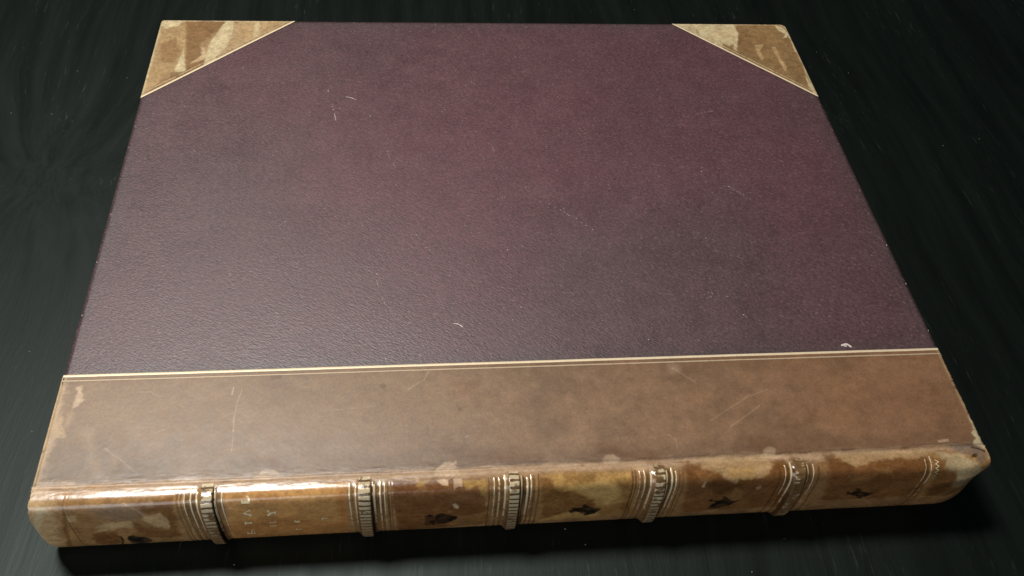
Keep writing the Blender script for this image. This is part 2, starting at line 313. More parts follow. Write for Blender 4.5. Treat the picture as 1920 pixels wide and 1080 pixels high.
LETTER = [
    ('L', 0.95, [(0.95, [(81.47, 10.81), (84.17, 10.87)]), (0.5, [(84.1, 11.53), (84.29, 9.97), (84.12, 8.92), (83.39, 8.31)]), (0.4, [(81.53, 9.97), (81.46, 11.44)])]),
    ('A', 0.9, [(0.85, [(81.22, 18.16), (82.42, 18.71), (83.66, 19.82)]), (0.5, [(83.79, 15.27), (83.82, 16.53)]), (0.4, [(81.38, 17.74), (82.59, 16.68), (83.89, 15.87)]), (0.45, [(83.87, 18.41), (83.68, 20.77)])]),
    ('I', 0.75, [(0.8, [(80.66, 26.33), (83.02, 26.33)]), (0.4, [(80.84, 25.04), (80.46, 27.7)]), (0.35, [(83.16, 25.3), (82.9, 27.21)])]),
    ('R', 0.5, [(0.7, [(80.0, 36.61), (82.94, 36.38)]), (0.35, [(80.38, 34.55), (80.01, 37.6)]), (0.35, [(81.68, 36.21), (82.48, 32.75), (83.33, 32.52)]), (0.3, [(83.21, 34.55), (82.92, 37.21)])]),
    ('Y', 0.95, [(0.6, [(90.92, 16.41), (91.26, 17.92)]), (0.75, [(90.48, 20.81), (91.68, 18.74), (92.8, 18.31), (93.69, 18.57)]), (0.4, [(93.8, 17.3), (93.58, 19.85)]), (0.35, [(90.88, 16.14), (90.92, 17.46)]), (0.35, [(90.61, 19.38), (90.54, 21.11)])]),
    ('R', 0.5, [(0.5, [(90.2, 29.91), (92.76, 30.06)]), (0.4, [(90.6, 26.85), (92.36, 26.85), (93.06, 25.59)]), (0.3, [(90.63, 26.33), (90.5, 27.7)])]),
    ('H', 0.5, [(0.9, [(100.75, 27.21), (102.61, 26.85)]), (0.7, [(100.79, 27.7), (102.44, 27.7)]), (0.4, [(100.78, 25.92), (100.56, 27.7)])]),
    ('T', 0.5, [(0.45, [(100.25, 34.82), (102.78, 34.41)]), (0.3, [(100.44, 33.22), (100.33, 35.33)])]),
    ('E', 0.45, [(0.5, [(111.82, 26.11), (114.05, 25.44)]), (0.35, [(111.94, 24.8), (111.79, 27.21)])]),
]
CLOTHMARK = [
    (0.9, 1.0, [(104.09, 249.95), (104.85, 249.95)]),
    (0.5, 0.7, [(114.66, 244.51), (117.74, 243.52), (120.84, 241.56)]),
    (0.3, 0.4, [(107.01, 238.2), (107.82, 232.93)]),
    (0.6, 0.5, [(107.8, 233.4), (108.44, 232.45)]),
    (0.4, 0.7, [(108.85, 229.6), (109.99, 223.03)]),
    (0.8, 0.6, [(128.67, 227.14), (129.27, 227.14)]),
    (0.6, 0.4, [(111.39, 233.87), (111.99, 233.86)]),
    (0.4, 0.4, [(122.28, 218.32), (123.01, 211.91)]),
    (0.5, 0.35, [(138.95, 197.92), (139.83, 191.37)]),
    (0.5, 0.35, [(140.41, 190.5), (142.98, 184.47)]),
    (0.5, 0.25, [(197.1, 201.31), (197.06, 192.43)]),
    (0.8, 0.35, [(196.27, 158.01), (199.51, 159.56), (201.67, 158.32)]),
    (0.5, 0.3, [(238.56, 244.27), (239.14, 243.77)]),
    (0.7, 0.3, [(211.33, 241.83), (211.64, 241.83)]),
    (0.7, 0.8, [(169.39, 75.99), (171.61, 75.6), (173.06, 74.6)]),
    (0.9, 0.9, [(172.58, 74.93), (174.01, 73.62)]),
    (0.7, 0.6, [(153.27, 133.41), (153.53, 133.03)]),
    (0.4, 0.3, [(157.15, 126.68), (158.14, 123.75)]),
    (0.6, 0.6, [(198.71, 122.0), (199.25, 121.99)]),
    (0.7, 0.7, [(202.08, 84.9), (202.56, 84.56)]),
    (0.6, 0.6, [(197.33, 77.27), (197.81, 76.94)]),
    (0.5, 0.4, [(133.8, 103.01), (135.11, 98.93)]),
    (0.5, 0.5, [(136.16, 92.91), (138.19, 87.61)]),
    (0.6, 0.5, [(133.75, 107.8), (134.27, 107.44)]),
    (0.5, 0.2, [(311.75, 225.2), (321.09, 228.09), (331.38, 230.51)]),
    (0.7, 0.5, [(311.31, 178.28), (311.82, 177.84)]),
    (0.4, 0.4, [(324.22, 166.09), (328.77, 161.39), (333.07, 155.92)]),
    (0.6, 0.5, [(324.22, 166.09), (324.72, 165.66)]),
    (0.9, 0.25, [(293.77, 89.71), (296.23, 91.01), (298.14, 89.92)]),
    (0.7, 0.25, [(294.23, 86.98), (297.21, 88.24)]),
    (0.6, 0.4, [(302.61, 127.66), (303.09, 127.26)]),
    (0.6, 0.35, [(309.62, 76.45), (310.41, 76.42)]),
    (0.5, 0.4, [(260.31, 63.36), (260.76, 63.03)]),
    (0.5, 0.5, [(138.06, 56.91), (139.02, 56.58)]),
    (0.5, 0.5, [(153.15, 57.53), (154.35, 57.78)]),
    (0.4, 0.4, [(139.97, 58.03), (141.88, 57.36)]),
    (1.6, 0.75, [(352.59, 56.24), (354.73, 57.11), (356.72, 56.72)]),
    (1.4, 0.75, [(356.2, 56.74), (357.51, 55.12)]),
    (1.0, 0.7, [(353.32, 56.85), (355.26, 55.52)]),
    (0.5, 0.3, [(246.95, 210.9), (251.4, 214.13)]),
    (0.4, 0.25, [(248.18, 208.57), (250.34, 210.87)]),
    (0.4, 0.3, [(187.22, 260.08), (190.17, 255.97)]),
    (0.5, 0.25, [(216.72, 158.04), (217.26, 157.79)]),
    (0.65, 0.35, [(218.78, 155.99), (219.33, 155.74)]),
    (0.8, 0.45, [(223.44, 154.3), (223.98, 154.05)]),
    (0.5, 0.55, [(226.29, 151.85), (226.83, 151.6)]),
    (0.65, 0.25, [(228.89, 149.82), (229.42, 149.57)]),
    (0.8, 0.35, [(230.68, 148.2), (231.21, 147.95)]),
    (0.5, 0.45, [(231.89, 146.6), (232.43, 146.35)]),
    (0.65, 0.55, [(232.92, 145.79), (233.46, 145.55)]),
    (0.8, 0.25, [(236.57, 143.37), (237.1, 143.13)]),
    (0.5, 0.35, [(238.96, 140.21), (239.49, 139.97)]),
    (0.65, 0.45, [(240.94, 138.24), (241.47, 138.0)]),
    (0.8, 0.55, [(243.87, 135.11), (244.39, 134.87)]),
    (0.55, 0.3, [(398.46, 213.49), (398.16, 212.05)]),
    (0.55, 0.3, [(398.55, 200.67), (398.25, 199.27)]),
    (0.55, 0.3, [(398.33, 195.1), (398.04, 193.72)]),
    (0.55, 0.3, [(398.35, 186.43), (398.06, 185.08)]),
    (0.55, 0.3, [(398.06, 162.32), (397.78, 161.05)]),
    (0.55, 0.3, [(398.99, 146.45), (398.71, 145.24)]),
    (0.55, 0.3, [(398.78, 120.77), (398.51, 119.63)]),
    (0.55, 0.3, [(399.34, 94.21), (399.08, 93.15)]),
    (0.55, 0.3, [(399.43, 64.2), (399.18, 63.23)]),
    (0.55, 0.3, [(1.55, 219.16), (1.92, 217.81)]),
    (0.55, 0.3, [(1.19, 201.99), (1.56, 200.7)]),
    (0.55, 0.3, [(1.11, 178.2), (1.46, 176.98)]),
    (0.55, 0.3, [(1.3, 151.67), (1.64, 150.54)]),
    (0.55, 0.3, [(0.99, 119.35), (1.32, 118.31)]),
    (0.55, 0.3, [(0.89, 86.68), (1.2, 85.73)]),
]

def leather_tint(X, S):
    c = leather_col(X, S)
    lum = c.mean(-1)
    r = .44 - .22 * sstep(2, 4.5, S) + .06 * (fbm(X, S, 6, 3, 141) - .5)
    return np.concatenate([c, np.clip(r, .16, .6)[..., None]], -1)

def leather_col(X, S):
    """colour of the leather (linear), with some sheen worked in, at x, s in mm"""
    shp = X.shape
    col = np.empty(shp + (3,))
    board = sstep(1.5, -1.5, S)[..., None]
    t = sstep(0, 400, X)[..., None]
    n1 = fbm(X, S, 28, 5, 11)[..., None]; n2 = fbm(X * .5, S, 5, 4, 21)[..., None]; n3 = fbm(X, S, 9, 5, 31)[..., None]
    cb = lin((134, 108, 80)) * (1 - t) + lin((130, 97, 70)) * t  # left end greyer: lamp sheen worked into the base colour
    n5 = sstep(.50, .72, fbm(X, S, 16, 5, 261))[..., None] * .16
    cb = cb * (.68 + .44 * n1 + .24 * n2) * (1 - n5)
    cs = lin((164, 126, 82)) * (1 - t) + lin((136, 100, 64)) * t
    cs = cs * (.45 + .8 * n3 + .3 * n2)
    col[:] = cb * board + cs * (1 - board)
    # rubbed strip along the joint: long ragged flakes of paler leather
    j = np.exp(-((S - 2.0) / 2.6) ** 2)
    fl = fbm(X * .30, S, 1.7, 4, 41)
    m = (j * sstep(.34, .56, fl + .18 * j))[..., None]
    col = col * (1 - m * .85) + lin((186, 156, 124)) * m * .85
    fl2 = fbm(X * .12, S, .9, 3, 51)
    m = (np.exp(-((S + .3) / 1.9) ** 2) * sstep(.58, .70, fl2))[..., None]
    col = col * (1 - m * .45) + lin((84, 58, 38)) * m * .45
    # rubbed ends
    e = np.maximum(sstep(3.2, .2, X), sstep(397.6, 400, X)) * sstep(.30, .5, fbm(X, S, 4, 4, 61) + .08)
    m = (e * .8)[..., None]; col = col * (1 - m) + lin((196, 168, 128)) * m
    wx = (fbm(X, S, 2.6, 4, 71) - .5) * 2; wy = (fbm(X, S, 2.6, 4, 81) - .5) * 2
    vx = (fbm(X, S, .9, 3, 72) - .5) * 2; vy = (fbm(X, S, .9, 3, 82) - .5) * 2; mo = fbm(X, S * 1.6, 4.5, 5, 92)
    for c, soft, rag, op, P in PATCH:
        P = np.array(P); pad = 2 * soft + rag + .8
        k = (X > P[:, 0].min() - pad) & (X < P[:, 0].max() + pad) & (S > P[:, 1].min() - pad) & (S < P[:, 1].max() + pad)
        if not k.any(): continue
        d = poly_sd(X[k] + wx[k] * rag * 1.5 + vx[k] * .5 * rag, S[k] + wy[k] * rag * 1.3 + vy[k] * .5 * rag, P)
        soft = soft * (.9 if max(c) < 20 else 1.3 if rag < .55 or soft < .22 else 2.3)
        a = (sstep(soft, -soft, d + (mo[k] - .5) * 1.6 * soft) * op * (.76 + .24 * sstep(.3, .6, mo[k])))[:, None]
        cc = lin(c) * (.86 + .28 * n2[k])
        col[k] = col[k] * (1 - a) + cc * a
    # blind (uncoloured, darkened) fillets across the back
    sp = sstep(4.5, 6.5, S + 1.6 * (fbm(X * 2, S * 0, 1.2, 2, 5) - .5) * 2)
    for x, w, st in BLIND:
        k = np.abs(X - x) < w + .5
        a = (sstep(w * .5 + .22, w * .5 - .18, np.abs(X[k] - x)) * st * sp[k] * (.55 + .45 * sstep(.3, .6, n3[k][:, 0])))[:, None]
        col[k] = col[k] * (1 - a) + lin((66, 42, 20)) * a
    for c, w, op, P in LINES:
        for a_, b_ in zip(P[:-1], P[1:]):
            k = (X > min(a_[0], b_[0]) - 1) & (X < max(a_[0], b_[0]) + 1) & (S > min(a_[1], b_[1]) - 1) & (S < max(a_[1], b_[1]) + 1)
            if not k.any(): continue
            d = seg_dist(X[k] + wx[k] * .25, S[k] + wy[k] * .25, a_, b_)
            a = (sstep(w * .5 + .2, w * .5 - .1, d) * op)[:, None]
            col[k] = col[k] * (1 - a) + lin(c) * a
    fine = fbm(X, S * 1.3, 1.1, 4, 211) - .5; mid2 = fbm(X * .8, S, 3.2, 5, 221) - .5
    amp = .35 + .65 * sstep(1, 6, S)
    col *= (1 + amp * (.55 * fine + .50 * mid2))[..., None]
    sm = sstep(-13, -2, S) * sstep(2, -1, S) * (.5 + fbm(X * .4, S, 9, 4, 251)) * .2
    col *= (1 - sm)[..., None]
    cr = (np.exp(-((S + .4) / .55) ** 2) * .42 * sstep(.35, .6, fbm(X * .15, S * .3, 3, 3, 231) + .12))[..., None]
    col = col * (1 - cr) + lin((70, 46, 28)) * cr
    return np.clip(col, .003, .85)

def blend(tint, c, k):
    out = tint.copy(); out[..., :3] = tint[..., :3] * (1 - k[..., None]) + np.asarray(c) * k[..., None]; return out

# ------------------------------------------------------------------ mesh helpers
def grid_mesh(name, P, tint=None, gilt=None, close_u=False, smooth=True):
    ny, nx = P.shape[:2]
    idx = np.arange(ny * nx).reshape(ny, nx)
    q = np.stack([idx[:-1, :-1], idx[:-1, 1:], idx[1:, 1:], idx[1:, :-1]], -1).reshape(-1, 4)
    me = bpy.data.meshes.new(name)
    me.vertices.add(ny * nx); me.vertices.foreach_set('co', P.reshape(-1).astype(np.float32))
    me.loops.add(q.size); me.loops.foreach_set('vertex_index', q.reshape(-1).astype(np.int32))
    me.polygons.add(len(q)); me.polygons.foreach_set('loop_start', np.arange(0, q.size, 4, dtype=np.int32))
    me.polygons.foreach_set('loop_total', np.full(len(q), 4, np.int32))
    me.polygons.foreach_set('use_smooth', np.full(len(q), smooth))
    me.update(calc_edges=True)
    put_attr(me, tint, gilt)
    return me

def put_attr(me, tint, gilt):
    if tint is not None:
        a = me.color_attributes.new('Tint', 'FLOAT_COLOR', 'POINT')
        c = np.ones((len(me.vertices), 4), np.float32); tint = tint.reshape(-1, tint.shape[-1]); c[:, 3] = .42; c[:, :tint.shape[1]] = tint; a.data.foreach_set('color', c.reshape(-1))
    if gilt is not None:
        a = me.attributes.new('Gilt', 'FLOAT', 'POINT'); a.data.foreach_set('value', gilt.reshape(-1).astype(np.float32))

def poly_mesh(name, V, F, smooth=False):
    me = bpy.data.meshes.new(name); me.from_pydata([tuple(v) for v in V], [], F); me.update()
    if smooth: me.polygons.foreach_set('use_smooth', [True] * len(me.polygons))
    return me

def obj(name, me, m, parent=None, kind=None, label=None):
    o = bpy.data.objects.new(name, me); C.objects.link(o)
    if m: me.materials.clear(); me.materials.append(m)
    if parent: o.parent = parent
    if kind: o['kind'] = kind
    if label: o['label'] = label
    return o

def slab(name, x0, x1, y0, y1, z0, z1, r=(.001,) * 4, ch=.0006):
    """board: outline with four rounded corners (order x0y0, x1y0, x1y1, x0y1) and softened edges"""
    out = []
    for (cx, cy, a0), rr in zip(((x0, y0, 180), (x1, y0, 270), (x1, y1, 0), (x0, y1, 90)), r):
        sx = 1 if cx == x0 else -1; sy = 1 if cy == y0 else -1
        for k in range(9):
            a = math.radians(a0 + 90 * k / 8)
            out.append((cx + sx * rr + rr * math.cos(a), cy + sy * rr + rr * math.sin(a)))
    out = np.array(out); n = len(out); cen = out.mean(0)
    def ins(d):
        nx = np.roll(out, -1, 0) - np.roll(out, 1, 0); nx /= np.linalg.norm(nx, axis=1)[:, None]
        return out - np.stack([nx[:, 1], -nx[:, 0]], -1) * d
    rings = []
    for d, z in ((ch, z0), (ch * .3, z0 + ch * .3), (0, z0 + ch), (0, z1 - ch), (ch * .3, z1 - ch * .3), (ch, z1)):
        o_ = ins(d); rings.append(np.c_[o_, np.full(n, z)])
    V = np.concatenate(rings)
    F = [(i * n + k, i * n + (k + 1) % n, (i + 1) * n + (k + 1) % n, (i + 1) * n + k) for i in range(5) for k in range(n)]
    F += [tuple(range(n))[::-1], tuple(range(5 * n, 6 * n))]
    return poly_mesh(name, V, F)

def ribbon(pts, w, off=.06, step=.35, tint=False, strength=1., tip=.5):
    """narrow raised strip laid on the leather along a polyline of (x, s)"""
    P = np.array(pts, float); d = np.r_[0, np.cumsum(np.hypot(*np.diff(P, axis=0).T))]
    n = max(3, int(d[-1] / step) + 1); t = np.linspace(0, d[-1], n)
    x = np.interp(t, d, P[:, 0]); s = np.interp(t, d, P[:, 1])
    tx = np.gradient(x); ts = np.gradient(s); k = np.hypot(tx, ts) + 1e-9; nx, ns = -ts / k, tx / k
    u = np.linspace(-.5, .5, 5)[:, None] * w
    return x[None] + u * nx[None], s[None] + u * ns[None]

# ------------------------------------------------------------------ materials
def mat(name):
    m = bpy.data.materials.new(name); m.use_nodes = True; nt = m.node_tree
    return m, nt, nt.nodes['Principled BSDF']

def N(nt, t, **kw):
    n = nt.nodes.new(t)
    for k, v in kw.items():
        if k in n.inputs.keys(): n.inputs[k].default_value = v
        else: setattr(n, k, v)
    return n

def ramp(nt, src, p0, c0, p1, c1):
    r = N(nt, 'ShaderNodeValToRGB'); e = r.color_ramp.elements
    e[0].position = p0; e[0].color = c0; e[1].position = p1; e[1].color = c1
    nt.links.new(src, r.inputs['Fac']); return r

def g(v): return (v, v, v, 1)

def noise(nt, vec, scale, detail=4, rough=.55, dist=0):
    n = N(nt, 'ShaderNodeTexNoise'); n.inputs['Scale'].default_value = scale; n.inputs['Detail'].default_value = detail
    n.inputs['Roughness'].default_value = rough; n.inputs['Distortion'].default_value = dist
    nt.links.new(vec, n.inputs['Vector']); return n

def mapping(nt, vec, sc_=(1, 1, 1), rot=(0, 0, 0)):
    m = N(nt, 'ShaderNodeMapping'); m.inputs['Scale'].default_value = sc_; m.inputs['Rotation'].default_value = rot
    nt.links.new(vec, m.inputs['Vector']); return m.outputs['Vector']

def mul(nt, a, b, fac=1.0):
    m = N(nt, 'ShaderNodeMix', data_type='RGBA', blend_type='MULTIPLY'); m.inputs['Factor'].default_value = fac
    nt.links.new(a, m.inputs['A']); nt.links.new(b, m.inputs['B']); return m.outputs['Result']

def leather_mat(name, r0, r1, bump):
    m, nt, b = mat(name)
    tc = N(nt, 'ShaderNodeTexCoord').outputs['Object']
    at = N(nt, 'ShaderNodeAttribute'); at.attribute_name = 'Tint'
    gl = N(nt, 'ShaderNodeAttribute'); gl.attribute_name = 'Gilt'
    n1 = noise(nt, tc, 900, 5, .6); n2 = noise(nt, tc, 210, 5, .6)
    c = mul(nt, at.outputs['Color'], ramp(nt, n1.outputs['Fac'], .3, g(.84), .7, g(1.14)).outputs['Color'])
    c = mul(nt, c, ramp(nt, n2.outputs['Fac'], .3, g(.90), .7, g(1.09)).outputs['Color'])
    mx = N(nt, 'ShaderNodeMix', data_type='RGBA'); nt.links.new(gl.outputs['Fac'], mx.inputs['Factor'])
    nt.links.new(c, mx.inputs['A']); mx.inputs['B'].default_value = (1.0, .85, .56, 1)
    nt.links.new(mx.outputs['Result'], b.inputs['Base Color'])
    mm = N(nt, 'ShaderNodeMath', operation='MULTIPLY'); mm.inputs[1].default_value = .28
    nt.links.new(gl.outputs['Fac'], mm.inputs[0]); nt.links.new(mm.outputs[0], b.inputs['Metallic'])
    rr = N(nt, 'ShaderNodeMapRange'); rr.inputs['From Min'].default_value = .3; rr.inputs['From Max'].default_value = .7
    rr.inputs['To Min'].default_value = r0; rr.inputs['To Max'].default_value = r1; nt.links.new(n2.outputs['Fac'], rr.inputs['Value'])
    b.inputs['Specular IOR Level'].default_value = .5 if name != 'aged_calf_leather' else .62
    ra = N(nt, 'ShaderNodeMath', operation='MULTIPLY'); nt.links.new(at.outputs['Alpha'], ra.inputs[0]); nt.links.new(rr.outputs['Result'], ra.inputs[1])
    nt.links.new(ra.outputs[0], b.inputs['Roughness'])
    mh = N(nt, 'ShaderNodeMath', operation='ADD'); nt.links.new(n1.outputs['Fac'], mh.inputs[0]); nt.links.new(n2.outputs['Fac'], mh.inputs[1])
    bp = N(nt, 'ShaderNodeBump'); bp.inputs['Strength'].default_value = bump; bp.inputs['Distance'].default_value = .0004
    nt.links.new(mh.outputs[0], bp.inputs['Height']); nt.links.new(bp.outputs['Normal'], b.inputs['Normal'])
    return m
M_leather = leather_mat('aged_calf_leather', .92, 1.1, .025)
M_corner = leather_mat('aged_corner_leather', 1.0, 1.35, .15)

def cloth_mat():
    m, nt, b = mat('purple_grained_cloth')
    tc = N(nt, 'ShaderNodeTexCoord').outputs['Object']
    fd = N(nt, 'ShaderNodeAttribute'); fd.attribute_name = 'Gilt'
    mid_ = noise(nt, tc, 60, 4, .6)
    st = mapping(nt, mapping(nt, tc, (1, 1, 1), (0, 0, math.radians(34))), (.42, 1, 1))
    gr = noise(nt, st, 1450, 3, .6, .1); gr2 = noise(nt, tc, 800, 4, .65)
    fm = N(nt, 'ShaderNodeMix', data_type='RGBA'); nt.links.new(fd.outputs['Fac'], fm.inputs['Factor'])
    fm.inputs['A'].default_value = (.104, .037, .047, 1); fm.inputs['B'].default_value = (.066, .041, .042, 1)
    c = mul(nt, fm.outputs['Result'], ramp(nt, mid_.outputs['Fac'], .3, g(.92), .7, g(1.08)).outputs['Color'])
    c = mul(nt, c, ramp(nt, gr.outputs['Fac'], .32, g(.62), .68, g(1.38)).outputs['Color'])
    c = mul(nt, c, ramp(nt, gr2.outputs['Fac'], .3, g(.72), .7, g(1.28)).outputs['Color'])
    # pale flecks: glints of the grain put into the colour
    pk = ramp(nt, noise(nt, st, 1250, 2, .5).outputs['Fac'], .64, g(0), .80, g(1))
    mx = N(nt, 'ShaderNodeMix', data_type='RGBA'); nt.links.new(pk.outputs['Color'], mx.inputs['Factor'])
    nt.links.new(c, mx.inputs['A']); mx.inputs['B'].default_value = (.25, .165, .17, 1)
    nt.links.new(mx.outputs['Result'], b.inputs['Base Color'])
    rr = ramp(nt, mid_.outputs['Fac'], .3, g(.43), .7, g(.50)); nt.links.new(rr.outputs['Color'], b.inputs['Roughness'])
    b.inputs['Specular IOR Level'].default_value = .9
    b.inputs['Sheen Weight'].default_value = .0; b.inputs['Sheen Tint'].default_value = (.9, .85, 1, 1)
    mh = N(nt, 'ShaderNodeMath', operation='MULTIPLY_ADD'); nt.links.new(gr2.outputs['Fac'], mh.inputs[0]); mh.inputs[1].default_value = .3; nt.links.new(gr.outputs['Fac'], mh.inputs[2])
    bp = N(nt, 'ShaderNodeBump'); bp.inputs['Strength'].default_value = .30; bp.inputs['Distance'].default_value = .0006
    nt.links.new(mh.outputs[0], bp.inputs['Height']); nt.links.new(bp.outputs['Normal'], b.inputs['Normal'])
    return m
M_cloth = cloth_mat()

def plain(name, col, rough, nscale=400, var=.15, bump=.1):
    m, nt, b = mat(name)
    tc = N(nt, 'ShaderNodeTexCoord').outputs['Object']; n = noise(nt, tc, nscale, 5, .6)
    r = ramp(nt, n.outputs['Fac'], .3, tuple(c * (1 - var) for c in col) + (1,), .7, tuple(min(1, c * (1 + var)) for c in col) + (1,))
    nt.links.new(r.outputs['Color'], b.inputs['Base Color']); b.inputs['Roughness'].default_value = rough
    bp = N(nt, 'ShaderNodeBump'); bp.inputs['Strength'].default_value = bump; bp.inputs['Distance'].default_value = .0004
    nt.links.new(n.outputs['Fac'], bp.inputs['Height']); nt.links.new(bp.outputs['Normal'], b.inputs['Normal'])
    return m
M_scuff = plain('bare_rubbed_fibre', (.66, .58, .52), .7, 2500, .4)
M_dust = plain('pale_dust', (.36, .38, .36), .9, 2500, .3)

def paper_mat():
    m, nt, b = mat('page_edges')
    tc = N(nt, 'ShaderNodeTexCoord').outputs['Object']
    n = noise(nt, mapping(nt, tc, (.02, .02, 1)), 4500, 3, .6)
    r = ramp(nt, n.outputs['Fac'], .35, (.30, .23, .14, 1), .65, (.62, .54, .40, 1))
    nt.links.new(r.outputs['Color'], b.inputs['Base Color']); b.inputs['Roughness'].default_value = .85
    bp = N(nt, 'ShaderNodeBump'); bp.inputs['Strength'].default_value = .5; bp.inputs['Distance'].default_value = .0005
    nt.links.new(n.outputs['Fac'], bp.inputs['Height']); nt.links.new(bp.outputs['Normal'], b.inputs['Normal'])
    return m
M_paper = paper_mat()

def wood_mat():
    m, nt, b = mat('black_stained_wood')
    tc = N(nt, 'ShaderNodeTexCoord').outputs['Object']
    # the grain runs away from the camera, swirls round a knot at the left and wanders at the right
    warp = noise(nt, mapping(nt, tc, (1, .5, 1)), 5.0, 3, .5)
    sb = N(nt, 'ShaderNodeVectorMath', operation='SUBTRACT'); sb.inputs[1].default_value = (.5, .5, .5)
    nt.links.new(warp.outputs['Color'], sb.inputs[0])
    scv = N(nt, 'ShaderNodeVectorMath', operation='SCALE'); scv.inputs['Scale'].default_value = .055
    nt.links.new(sb.outputs[0], scv.inputs[0])
    ad = N(nt, 'ShaderNodeVectorMath', operation='ADD'); nt.links.new(tc, ad.inputs[0]); nt.links.new(scv.outputs[0], ad.inputs[1])
    # knot: push coordinates outward round its centre
    kn = N(nt, 'ShaderNodeVectorMath', operation='SUBTRACT'); kn.inputs[1].default_value = (-.060, .225, 0)
    nt.links.new(ad.outputs[0], kn.inputs[0])
    ln = N(nt, 'ShaderNodeVectorMath', operation='LENGTH'); nt.links.new(kn.outputs[0], ln.inputs[0])
    kr = N(nt, 'ShaderNodeMapRange'); kr.inputs['From Min'].default_value = 0; kr.inputs['From Max'].default_value = .10
    kr.inputs['To Min'].default_value = .05; kr.inputs['To Max'].default_value = 0; nt.links.new(ln.outputs['Value'], kr.inputs['Value'])
    nm = N(nt, 'ShaderNodeVectorMath', operation='NORMALIZE'); nt.links.new(kn.outputs[0], nm.inputs[0])
    ks = N(nt, 'ShaderNodeVectorMath', operation='SCALE'); nt.links.new(nm.outputs[0], ks.inputs[0]); nt.links.new(kr.outputs['Result'], ks.inputs['Scale'])
    a2 = N(nt, 'ShaderNodeVectorMath', operation='ADD'); nt.links.new(ad.outputs[0], a2.inputs[0]); nt.links.new(ks.outputs[0], a2.inputs[1])
    v = a2.outputs[0]
    fine = noise(nt, mapping(nt, v, (1, .07, 1)), 600, 5, .7)
    med = noise(nt, mapping(nt, v, (1, .06, 1)), 95, 4, .6)
    area = noise(nt, mapping(nt, v, (1, .5, 1)), 16, 4, .6)
    streak = ramp(nt, fine.outputs['Fac'], .60, g(0), .74, g(1))
    amt = ramp(nt, area.outputs['Fac'], .46, g(.05), .64, g(1))
    k = mul(nt, streak.outputs['Color'], amt.outputs['Color'])
    base = ramp(nt, med.outputs['Fac'], .35, (.0022, .0036, .0027, 1), .7, (.0042, .0064, .0050, 1))
    mx = N(nt, 'ShaderNodeMix', data_type='RGBA'); nt.links.new(k, mx.inputs['Factor'])
    nt.links.new(base.outputs['Color'], mx.inputs['A']); mx.inputs['B'].default_value = (.044, .054, .049, 1)
    nt.links.new(mx.outputs['Result'], b.inputs['Base Color'])
    rr = ramp(nt, med.outputs['Fac'], .3, g(.43), .7, g(.53)); nt.links.new(rr.outputs['Color'], b.inputs['Roughness'])
    b.inputs['Specular IOR Level'].default_value = .32; b.inputs['Specular Tint'].default_value = (.84, 1, .95, 1)
    h = N(nt, 'ShaderNodeMath', operation='ADD'); nt.links.new(fine.outputs['Fac'], h.inputs[0]); nt.links.new(med.outputs['Fac'], h.inputs[1])
    bp = N(nt, 'ShaderNodeBump'); bp.inputs['Strength'].default_value = .13; bp.inputs['Distance'].default_value = .0006
    nt.links.new(h.outputs[0], bp.inputs['Height']); nt.links.new(bp.outputs['Normal'], b.inputs['Normal'])
    return m
M_wood = wood_mat()

# ------------------------------------------------------------------ the table under the book
table = obj('table', slab('table', -.9, 1.2, -.55, 1.35, -.03, 0, (.01,) * 4, .002), M_wood)
table['label'] = 'black stained wooden table top with open grain that fills the picture under the old book'
table['category'] = 'table'

# ------------------------------------------------------------------ the book
book = bpy.data.objects.new('antique_book', None); C.objects.link(book)
book.empty_display_size = .05
book['label'] = 'large old half-leather book lying closed, plum grained cloth sides, worn brown leather back and corners'
book['category'] = 'book'
YA = 0.0523958                    # leather reaches this far over the board
RC = (.0008, .0010, .0052, .0030)
T = .0034                         # board thickness

obj('text_block', slab('text_block', .004, L - .004, .001, W - .004, T, H - T, (.0005,) * 4, .0004), M_paper, book)
obj('back_board', slab('back_board', 0, L, .002, W, .0003, T, RC), M_cloth, book)

# front board: a slightly uneven sheet of cloth over the board
fb = slab('front_board', .0005, L - .0005, .002, W - .0005, H - T + .0001, H - .0011, RC)
front = obj('front_board', fb, M_paper, book)

nx_, ny_ = 240, 170
gx = np.linspace(.0005, L - .0005, nx_); gy = np.linspace(YA - .004, W - .0005, ny_)
GX, GY = np.meshgrid(gx, gy)
def round_corners(X, Y, d):
    X = X.copy(); Y = Y.copy()
    for cx, r, sg in ((d, RC[3], 1), (L - d, RC[2], -1)):
        ox = cx + sg * r; oy = W - d - r
        k = ((X - ox) * sg < 0) & (Y > oy)
        v = np.hypot(X - ox, Y - oy); f = np.where(k & (v > r), r / np.maximum(v, 1e-9), 1)
        X = ox + (X - ox) * f; Y = oy + (Y - oy) * f
    return X, Y
def edge_drop(X, Y):
    d = np.minimum(np.minimum(X, L - X), W - Y)
    return -.0004 * np.clip(1 - d / .0008, 0, 1) ** 2
def wavy(X, Y):
    return (fbm(X * 1000, Y * 1000, 70, 3, 91) - .5) * .00035
RX, RY = round_corners(GX, GY, .0005)
edge = np.minimum(np.minimum(RX, L - RX), np.minimum(W - RY, (RY - YA) * 1.0)) * 1000
gs = lambda cx, cy, r: np.exp(-(((RX * 1000 - cx) ** 2 + ((RY * 1000 - cy) * 1.2) ** 2) / r ** 2))
fade = .55 * np.exp(-np.maximum(edge, 0) / 6.0) * (.5 + fbm(RX * 1000, RY * 1000, 9, 4, 301)) + .42 + .22 * (fbm(RX * 1000, RY * 1000, 60, 4, 305) - .5) * 2
fade = fade - .25 * gs(205, 215, 95) - .15 * gs(345, 235, 60) - .25 * gs(150, 150, 80) + .18 * gs(300, 105, 60) + .25 * gs(20, 160, 60)
Z = H + edge_drop(RX, RY) + wavy(RX, RY) - .00015
PC = np.stack([RX, RY, Z], -1)
